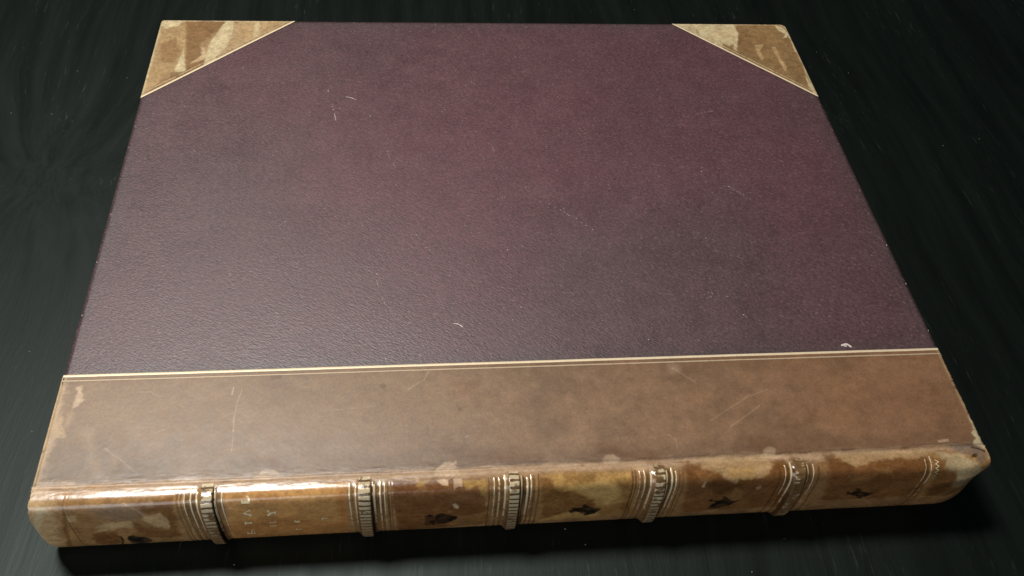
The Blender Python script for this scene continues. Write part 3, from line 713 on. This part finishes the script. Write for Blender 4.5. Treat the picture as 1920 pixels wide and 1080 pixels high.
def drop_to(e, dx=0, dy=0): e = e.copy(); e[..., 2] = H - T; e[..., 0] += dx; e[..., 1] += dy; return e
PC = np.concatenate([drop_to(PC[:, :1], -.0004), PC, drop_to(PC[:, -1:], .0004)], 1)
PC = np.concatenate([PC, drop_to(PC[-1:], 0, .0004)], 0)
FD = np.pad(np.clip(fade, 0, 1), ((0, 1), (1, 1)), mode='edge')
ch = grid_mesh('cloth_cover', PC, None, FD)
obj('cloth_cover', ch, M_cloth, book)

# leather back: from the gilt line on the board, round the back, to the table
nx = 1150
xs = np.linspace(-1.0, 400.0, nx)
s = np.r_[np.arange(-YA * 1000, -2, .5), np.arange(-2, SMAX, .27), SMAX]
X, S = np.meshgrid(xs, s)
lf = sstep(1.2, -.2, -S)                                   # on the board the sheet ends flush with the board
ragL = .9 * (fbm(S * 3, X * 0, 3, 3, 15) - .5)
XX = X + np.where(X < 2, (ragL * sstep(-1, 3, S) + .75 + .15 * (fbm(S * 2, X * 0, 4, 3, 19) - .5) + .65 * sstep(-1, 4, S)) * (2 - X) / 3, 0) - 2.6 * sstep(6, 26, S) * sstep(9, -1, X)
ragR = .8 * (fbm(S * 3, X * 0 + 9, 3, 3, 16) - .5)
XX = XX + np.where(X > 398, ragR * (X - 398) / 2 + .3 * (X - 398) / 2, 0)
col = leather_tint(X, S)
relief = (.035 + .035 * sstep(7, 11, S)) * (fbm(X, S, 1.6, 4, 33) - .5) + .35 * (fbm(X, S, 30, 3, 35) - .5) * sstep(0, 8, S)
relief += .13 * (fbm(X * .2, S, 1.3, 4, 41) - .5) * np.exp(-((S - 1) / 4) ** 2) * 2
for x, w, st in BLIND:
    relief -= .14 * st * np.exp(-((X - x) / (w * .5)) ** 2) * sstep(4, 7, S)
drop = -.8 * np.clip(1 - np.minimum(X - 0, 400 - X) / 1.2, 0, 1) ** 2 * (S < 0)
P = spine_point(XX, S, relief + .12 + drop)
P[..., 2] = np.maximum(P[..., 2] + wavy(XX / 1000, np.maximum(-S, 0) / 1000) * (S < 0), .0004)
# turn the ends in at head and tail
def tuck(P, col, S):
    cyz = np.array([0, .003, H / 2]); outL, outR = [], []
    for k, dx in ((.10, .0001), (.5, .0004)):
        e = P[:, :1].copy(); e[..., 1:] += (cyz[1:] - e[..., 1:]) * k * sstep(0, 6, S[:, :1])[..., None]; e[..., 2] -= (.0006 + .002 * (k > .3)) * (1 - sstep(0, 6, S[:, :1])); e[..., 0] += dx; outL.insert(0, e)
        e = P[:, -1:].copy(); e[..., 1:] += (cyz[1:] - e[..., 1:]) * k * sstep(0, 6, S[:, :1])[..., None]; e[..., 2] -= (.0006 + .002 * (k > .3)) * (1 - sstep(0, 6, S[:, :1])); e[..., 0] -= dx; outR.append(e)
    return np.concatenate(outL + [P] + outR, 1), np.concatenate([col[:, :1]] * 2 + [col] + [col[:, -1:]] * 2, 1)
P2, col2 = tuck(P, col, S)
sm = grid_mesh('leather_spine', P2[::-1], col2[::-1], np.zeros(col2.shape[:2]))
spine = obj('leather_spine', sm, M_leather, book)

# raised bands with their hatched tooling
def band_height(u):               # u = distance from centre / half base width
    return 1 - sstep(.42, 1.0, np.abs(u))
for BI, (bx, hw, worn) in enumerate(BANDS):
    base = hw + 1.9
    u = np.linspace(-1, 1, 61); sv = np.arange(2.2, SMAX - 1.0, .16)
    U, SS = np.meshgrid(u, sv)
    lean = 0
    XB = bx + U * base
    fade = sstep(2.2, 9, SS) * (1 - sstep(SMAX - 14, SMAX - 1.5, SS))
    hgt = (.85 + 1.25 * sstep(8, 26, SS)) * band_height(U) * fade
    inner = sstep(hw / base + .04, hw / base - .04, np.abs(U))
    ph_ = (SS - 3.0) / 2.65
    tick = .5 + .5 * np.cos(ph_ * 2 * np.pi + .25 * (fbm(XB, SS, 2, 2, int(bx)) - .5) * 6)
    rung = sstep(.22, .42, tick) * inner
    wearn = fbm(XB, SS, 3.0, 4, int(bx) + 3)
    keep = sstep(.34 + .42 * worn, .56 + .42 * worn, wearn + .12) * (1 - .72 * sstep(12, 30, SS))
    hgt = hgt + (.10 * rung - .05) * inner * (1 - .7 * sstep(12, 26, SS)) * fade + .12 * (fbm(XB, SS, 1.8, 4, 5) - .5)
    hgt = np.where(np.abs(U) > .97, -.1, hgt + .12)
    PB = spine_point(XB, SS, hgt)
    PB[..., 2] = np.maximum(PB[..., 2], .0005)
    tb = leather_tint(XB, SS)
    top = sstep(hw / base + .10, hw / base - .02, np.abs(U))
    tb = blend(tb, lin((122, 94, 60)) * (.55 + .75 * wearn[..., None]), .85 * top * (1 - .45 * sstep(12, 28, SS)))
    tb[..., :3] *= (1 - .38 * sstep(11, 27, SS))[..., None]  # darker towards the bottom: shade in the colour, offsetting the front fill
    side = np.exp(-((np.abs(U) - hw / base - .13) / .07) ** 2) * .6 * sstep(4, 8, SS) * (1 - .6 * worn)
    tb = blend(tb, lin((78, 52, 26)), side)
    gap = (1 - rung) * inner * sstep(.25, .45, wearn) * .7 * (1 - worn * .6) * (1 - .75 * sstep(12, 26, SS))
    tb = blend(tb, lin((84, 62, 38)), gap)
    crack = np.exp(-((U - hw / base - .13) / .09) ** 2) * {0: 1., 1: .75, 3: .6}.get(BI, .2) * sstep(3, 8, SS)
    tb = blend(tb, lin((30, 18, 8)), crack * .9)
    hgt = hgt - .5 * crack
    PB = spine_point(XB, SS, hgt); PB[..., 2] = np.maximum(PB[..., 2], .0005)
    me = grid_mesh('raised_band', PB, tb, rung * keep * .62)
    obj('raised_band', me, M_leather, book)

# gilt fillets across the back
for gx_, gw, st in GILT:
    s0, s1 = 5.2 + .8 * math.sin(gx_ * 1.7), 31
    near = min(BANDS, key=lambda b: abs(b[0] - gx_))
    sv = np.arange(s0, s1, .2); u = np.linspace(-.5, .5, 5) * gw
    U, SS = np.meshgrid(u, sv)
    XB = gx_ + U + .10 * (fbm(SS * 0 + gx_, SS, 4, 2, 9) - .5)
    d = (XB - near[0]) / (near[1] + 1.9)
    rise = np.where(np.abs(d) < 1, (.85 + 1.25 * sstep(8, 26, SS)) * band_height(d) * sstep(2.2, 9, SS), 0)
    r = (.05 * (fbm(XB, SS, 1.6, 4, 33) - .5) + .35 * (fbm(XB, SS, 30, 3, 35) - .5) * sstep(0, 8, SS))
    wn = fbm(XB * 1.5, SS, 1.8, 4, int(gx_ * 3) % 97)
    keep = sstep(.30 - .25 * st + .25, .46 - .25 * st + .25, wn + .10 - .10 * sstep(14, 28, SS))
    gilt = keep * st * (1 - .72 * sstep(10, 30, SS))
    tint = leather_tint(XB, SS)
    me = grid_mesh('gilt_line', spine_point(XB, SS, rise + r + .24 + .06 * (1 - (U / gw * 2) ** 2)), blend(tint, lin((196, 168, 120)), gilt), gilt * .8)
    obj('gilt_line', me, M_leather, book)

# zigzag roll beside the last pair of gilt lines at the tail
zx = GILT[-1][0] + 2.6
zz = [(zx + (.9 if i % 2 else -.7), 6.2 + .9 * i) for i in range(12)]
XB, SS = ribbon(zz, .38, step=.2)
f = 1 - .8 * sstep(7.5, 14, SS)
me = grid_mesh('gilt_zigzag', spine_point(XB, SS, .30 + .09 * (fbm(XB, SS, 1.6, 4, 33) - .5) + .35 * (fbm(XB, SS, 30, 3, 35) - .5)), blend(leather_tint(XB, SS), lin((190, 165, 120)), f), f * .6)
obj('gilt_zigzag', me, M_leather, book)

# what is left of the gilt title, one part per letter
for ch_, st, strokes in LETTER:
    Vs, Fs, Ts, Gs, o = [], [], [], [], 0
    for w, pts in strokes:
        XB, SS = ribbon(pts, w * (1.4 if st > .6 else 1.15), step=.18)
        r = .09 * (fbm(XB, SS, 1.6, 4, 33) - .5) + .35 * (fbm(XB, SS, 30, 3, 35) - .5) * sstep(0, 8, SS)
        Pp = spine_point(XB, SS, r + .20); ny, nn = Pp.shape[:2]
        id_ = np.arange(ny * nn).reshape(ny, nn) + o
        Fs += np.stack([id_[:-1, :-1], id_[:-1, 1:], id_[1:, 1:], id_[1:, :-1]], -1).reshape(-1, 4).tolist()
        k = st * sstep(.22, .42, fbm(XB, SS, .9, 3, 44) + .3 * st)
        Ts.append(blend(leather_tint(XB, SS), lin((244, 214, 156)), k).reshape(-1, 4)); Gs.append(k.reshape(-1) * .8)
        Vs.append(Pp.reshape(-1, 3)); o += ny * nn
    me = bpy.data.meshes.new('gilt_letter'); me.from_pydata(np.concatenate(Vs).tolist(), [], Fs); me.update()
    put_attr(me, np.concatenate(Ts), np.concatenate(Gs))
    obj('gilt_letter', me, M_leather, book, label='gilt letter ' + ch_ + (' worn almost away' if st < .6 else ' of the worn title'))

# leather corners
def corner(cx, sg, A, Bq, patches, seed):
    """triangle from the board's corner: A mm along the far edge, Bq mm down the side; local mm (a along edge, b down side)"""
    n = 170
    i, j = np.meshgrid(np.arange(n + 1), np.arange(n + 1), indexing='ij')
    # quad param: u along the hypotenuse, v from corner (0) to hypotenuse (1), corner side split in two edges
    u = i / n; v = j / n
    a = v * A * u + 1e-6; b = v * Bq * (1 - u) + 1e-6
    X = (cx + sg * a) ; Y = W * 1000 - b
    n1 = fbm(X, Y, 7, 5, seed)[..., None]; n2 = fbm(X * .6, Y, 2.0, 4, seed + 3)[..., None]
    n4 = fbm(X, Y, 1.2, 4, seed + 40)[..., None]
    base = lin((140, 110, 72)) * (.55 + .6 * n1 + .25 * n2)
    wx = (fbm(X, Y, 2.2, 4, seed + 7) - .5) * 2; wy = (fbm(X, Y, 2.2, 4, seed + 9) - .5) * 2
    mo = fbm(X, Y, 3.5, 5, seed + 13)
    for c, soft, rag, op, Pq in patches:
        d = poly_sd(a + wx * rag, b + wy * rag, Pq); k = (sstep(soft * 1.6, -soft * 1.6, d + (mo - .5) * 1.5 * soft) * op * (.7 + .28 * sstep(.3, .6, mo)))[..., None]
        base = base * (1 - k) + lin(c) * (.8 + .4 * n2) * k
    rim = np.minimum(a, b)
    k = (sstep(2.4, .3, rim + 1.8 * (fbm(X, Y, 3, 3, seed + 20) - .4)) * .7)[..., None]
    base = base * (1 - k) + lin((214, 196, 156)) * k
    mx, my = round_corners(X / 1000, Y / 1000, 0.)
    z = H + .00012 + edge_drop(mx, my) * 1.1 + wavy(mx, my) + .00016 * (fbm(X, Y, 1.5, 3, seed + 30) - .5)
    Pm = np.stack([mx, my, z], -1)
    # wrap the two outer edges down over the board
    lo = Pm[:1].copy(); lo[..., 2] = H - T; hi = Pm[-1:].copy(); hi[..., 2] = H - T
    Pm = np.concatenate([lo, Pm, hi]); base = np.concatenate([base[:1], base, base[-1:]])
    if sg > 0: Pm = Pm[::-1]; base = base[::-1]
    me = grid_mesh('leather_corner', Pm, np.clip(base * (.72 + .56 * np.concatenate([n4[:1], n4, n4[-1:]])[::-1 if sg > 0 else 1]), .01, .8), np.zeros(base.shape[:2]))
    o = obj('leather_corner', me, M_corner, book)
    # gilt line along the diagonal: a bright one and a faint one inside it
    for off, w, st in ((.45, 1.3, .9), (2.9, .55, .35)):
        t = np.linspace(0.004, .996, 260); q = np.linspace(-.5, .5, 5) * w
        Tt, Q = np.meshgrid(t, q); f = 1 - off / (A * Bq / math.hypot(A, Bq))
        hx, hy = Bq / math.hypot(A, Bq), A / math.hypot(A, Bq)
        aa = A * f * Tt + Q * hx; bb = Bq * f * (1 - Tt) + Q * hy
        aa = np.maximum(aa, .15); bb = np.maximum(bb, .15)
        XX_ = (cx + sg * aa) / 1000; YY_ = W - bb / 1000
        kp = st * sstep(.25, .45, fbm(aa * 2, bb * 2, 3, 3, seed + 50) + .25 * (st > .5))
        tt = lin((150, 120, 80)) * (1 - kp[..., None]) + lin((222, 202, 165)) * kp[..., None]
        PP = np.stack([XX_, YY_, H + .00022 + edge_drop(XX_, YY_) * 1.1 + wavy(XX_, YY_) + .00008 * (1 - (Q / w * 2) ** 2)], -1)
        if sg < 0: PP = PP[::-1]; tt = tt[::-1]; kp = kp[::-1]
        m2 = grid_mesh('gilt_line', PP, tt, kp * .6)
        obj('gilt_line', m2, M_corner, o)
    return o
tan_, pale_, cream_, dk_, brown_ = (182, 152, 108), (200, 172, 132), (206, 190, 148), (96, 70, 42), (128, 92, 54)
corner(0., 1, 81.58, 76.75, [(pale_, 0.7, 1.2, 0.6, [(26.08, 27.5), (32.22, 13.72), (38.18, 7.79), (46.92, 1.74), (67.12, 0.29), (60.46, 16.92), (43.76, 34.1), (32.19, 45.12)]),
    (dk_, 1.0, 1.2, 0.35, [(3.94, 14.0), (9.16, 9.29), (13.61, 17.37), (8.91, 25.38)]),
    (brown_, 0.8, 1.0, 0.5, [(47.66, 8.87), (55.36, 5.22), (55.14, 16.98), (48.86, 20.49)]),
    (tan_, 0.5, 1.0, 0.7, [(-3.51, -0.01), (14.44, -0.24), (17.53, 17.33), (21.63, 51.59), (9.11, 60.02), (0.69, 76.31), (-0.4, 47.4), (0.72, 5.87)]),
    (brown_, 0.8, 0.8, 0.6, [(14.61, 0.96), (38.71, 0.65), (36.05, 12.51), (29.98, 27.47), (27.52, 28.62), (24.96, 38.62), (21.67, 47.32)]),
    (brown_, 0.6, 0.9, 0.65, [(3.1, 25.43), (11.16, 18.54), (15.7, 32.05), (14.08, 43.04), (6.48, 43.07)]),
    (cream_, 0.4, 0.8, 0.85, [(38.71, 0.65), (44.1, 0.58), (44.15, 13.6), (41.84, 28.51), (35.76, 42.94), (31.69, 46.21), (31.09, 36.39), (32.02, 22.93), (36.31, 8.99)]),
    (tan_, 0.5, 0.9, 0.8, [(46.8, 0.55), (79.32, -1.08), (64.26, 14.56), (52.39, 22.76), (46.94, 27.35), (48.14, 13.55)]),
    (cream_, 0.3, 0.7, 0.7, [(56.37, 1.63), (59.76, 1.58), (60.35, 15.76), (57.13, 16.96)]),
    (pale_, 0.2, 0.5, 0.9, [(23.13, 44.08), (28.52, 36.4), (28.03, 27.49), (30.54, 31.95), (31.0, 40.78), (25.04, 44.07)]),
    (brown_, 0.3, 0.4, 0.8, [(21.34, 49.46), (25.54, 42.98), (30.87, 39.69), (30.28, 45.13), (22.89, 51.59)]),
    (cream_, 0.3, 0.6, 0.9, [(15.03, 49.48), (17.32, 29.81), (21.63, 51.59), (16.12, 52.67)]),
    (cream_, 0.3, 0.8, 0.85, [(1.88, 0.52), (11.86, 0.39), (11.95, 5.74), (3.23, 9.36), (0.72, 5.87)]),
    (dk_, 0.4, 0.5, 0.5, [(12.98, 52.68), (19.89, 52.66), (19.23, 56.88), (13.77, 57.93)]),
    (dk_, 0.3, 0.3, 0.5, [(67.61, 6.27), (74.07, 2.01), (72.93, 5.02), (68.43, 8.05)])], 101)
corner(400., -1, 77.31, 76.75, [(cream_, 0.3, 0.8, 0.95, [(76.98, -1.07), (34.74, -1.59), (34.69, 10.33), (40.29, 29.78), (41.53, 27.41), (40.71, 22.61), (44.25, 25.04), (47.8, 21.46), (48.95, 26.27), (69.44, 5.73)]),
    (pale_, 0.6, 0.6, 0.5, [(53.0, 5.55), (35.57, 7.85), (37.42, 15.29), (50.81, 15.41)]),
    (dk_, 0.25, 0.3, 0.55, [(62.11, 6.27), (60.76, 6.88), (61.38, 13.06), (62.69, 10.61)]),
    (dk_, 0.3, 0.3, 0.4, [(67.42, 3.21), (65.17, 3.19), (65.5, 8.17), (67.47, 6.95)]),
    (brown_, 0.8, 0.8, 0.35, [(34.69, 10.33), (18.13, 10.16), (12.62, 17.51), (25.15, 22.49), (31.96, 34.46), (37.92, 26.19)]),
    (tan_, 0.15, 0.25, 0.95, [(26.79, 23.1), (20.68, 22.45), (24.84, 29.68), (24.39, 36.77), (26.21, 40.28), (27.68, 32.08)]),
    (tan_, 0.15, 0.2, 0.95, [(16.3, 25.43), (13.53, 24.81), (13.46, 39.05), (11.79, 46.01), (13.63, 51.16), (14.95, 49.46), (15.1, 44.87)]),
    (cream_, 0.25, 0.6, 0.9, [(7.36, 1.25), (3.12, 2.47), (0.7, 9.98), (2.89, 14.97), (5.33, 15.61), (2.96, 11.25), (6.07, 7.54)]),
    (cream_, 0.3, 0.6, 0.8, [(2.18, 52.84), (1.3, 61.84), (0.65, 78.23), (3.32, 68.46), (3.4, 64.06)]),
    (cream_, 0.2, 0.4, 0.8, [(1.25, 22.3), (0.78, 28.33), (0.35, 31.91), (1.87, 29.53)]),
    (brown_, 0.5, 0.6, 0.5, [(5.38, 39.02), (1.58, 45.97), (2.1, 57.36), (4.74, 51.71)])], 131)

# the two gilt lines where the leather meets the cloth
for off, w, st in ((0.0, 1.25, .95), (-2.6, .7, .42)):
    xv = np.linspace(.2, 399.8, 1600); q = np.linspace(-.5, .5, 5) * w
    Xg, Q = np.meshgrid(xv, q)
    yy = (YA * 1000 + off + Q) / 1000 + .00012 * (fbm(Xg, Q * 0, 12, 3, 77) - .5)
    kp = st * sstep(.18, .36, fbm(Xg * 1.5, Q * 3, 3, 3, 78) + (.24 if st > .8 else .14)) * (1 - .25 * Xg / 400)
    tt = lin((120, 88, 66)) * (1 - kp[..., None]) + lin((236, 214, 180)) * kp[..., None]
    PP = np.stack([Xg / 1000, yy, H + .00020 + wavy(Xg / 1000, yy) + .00012 * (1 - (Q / w * 2) ** 2) + edge_drop(Xg / 1000, yy) * 1.05], -1)
    obj('gilt_line', grid_mesh('gilt_line', PP, tt, kp * .5), M_corner, book)

# scuffs, lint and chips on the cloth: slivers of bare fibre standing a hair above it, one joined part
rs = np.random.RandomState(4)
V, F = [], []
def sliver(pts, w):
    pts = np.array(pts, float)
    if len(pts) < 2: return
    d = np.r_[0, np.cumsum(np.hypot(*np.diff(pts, axis=0).T))]; n = max(4, int(d[-1] / .5) + 3)
    t = np.linspace(0, d[-1], n); x = np.interp(t, d, pts[:, 0]); y = np.interp(t, d, pts[:, 1])
    tx, ty = np.gradient(x), np.gradient(y); k = np.hypot(tx, ty) + 1e-9
    ww = w * np.sqrt(np.clip(1 - (np.linspace(-1, 1, n)) ** 4, .04, 1)) * (.6 + .8 * rs.rand(n))
    o = len(V)
    for i in range(n):
        for q, hh in ((-.5, 0), (0, .05), (.5, 0)):
            xx = (x[i] - ty[i] / k[i] * ww[i] * q) / 1000; yy = (y[i] + tx[i] / k[i] * ww[i] * q) / 1000
            xx = min(max(xx, .0003), L - .0003)
            zz_ = H - .00015 + float(wavy(np.array([xx]), np.array([yy]))[0]) + float(edge_drop(np.array([xx]), np.array([yy]))[0]) + .00007 + hh / 1000
            V.append((xx, yy, zz_))
    for i in range(n - 1):
        for q in (0, 1):
            a = o + 3 * i + q; F.append((a, a + 3, a + 4, a + 1))
for w, br, pts in CLOTHMARK:
    if br >= .55 or len(pts) == 2 and math.dist(pts[0], pts[1]) < 1.2: sliver(pts, w * .72 * (.5 + .5 * br))
    else:                                     # faint marks: broken into specks
        pts = np.array(pts); d = np.r_[0, np.cumsum(np.hypot(*np.diff(pts, axis=0).T))]
        for t in np.arange(0, d[-1], 1.1 - .7 * br):
            if rs.rand() < .35 + br:
                x = np.interp(t, d, pts[:, 0]) + rs.randn() * .22; y = np.interp(t, d, pts[:, 1]) + rs.randn() * .22; a = rs.rand() * 3.14
                sliver([(x, y), (x + .45 * math.cos(a), y + .45 * math.sin(a))], .20)
for i in range(260):
    x, y = rs.rand() * 396 + 2, YA * 1000 + 3 + rs.rand() * (W - YA) * 960
    a = rs.rand() * 3.14; l = .15 + .35 * rs.rand() ** 3
    if y > W * 1000 - 38 and (x < 85 or x > 315): continue
    sliver([(x, y), (x + l * math.cos(a), y + l * math.sin(a))], .10 + .16 * rs.rand())
obj('scuff_marks', poly_mesh('scuff_marks', V, F, True), M_scuff, book, kind='stuff')

# dust on the table
V, F = [], []
rs = np.random.RandomState(8)
spots = [(0.3196, 0.4009, 0.0006), (0.4448, 0.3485, 0.0004), (0.4608, 0.324, 0.0007), (0.073, -0.0184, 0.0004), (0.2167, -0.0098, 0.00045), (0.2248, -0.0176, 0.00045), (0.2967, -0.0343, 0.0004), (-0.0629, 0.325, 0.0004), (-0.0306, 0.3177, 0.0004), (-0.0931, 0.2824, 0.0004), (-0.0689, 0.2813, 0.0004), (0.5281, 0.2528, 0.0004), (0.4998, 0.2461, 0.0004), (-0.0381, 0.0982, 0.0004), (-0.0258, 0.0518, 0.0004), (0.3155, -0.0198, 0.0003)]
spots += [(rs.rand() * .95 - .22, rs.rand() * .75 - .12, .00004 + .00006 * rs.rand() ** 2) for _ in range(260)]
for x, y, r in spots:
    r = min(r * .7, .00032)
    o = len(V)
    for k in range(5):
        a = k * 1.2566 + rs.rand(); V.append((x + r * math.cos(a), y + r * math.sin(a) * .8, .00003))
    V.append((x, y, r * .9 + .00003))
    F += [(o + k, o + (k + 1) % 5, o + 5) for k in range(5)]
d = obj('dust_specks', poly_mesh('dust_specks', V, F), M_dust, None, kind='stuff')
d['label'] = 'tiny pale dust specks scattered on the black table'
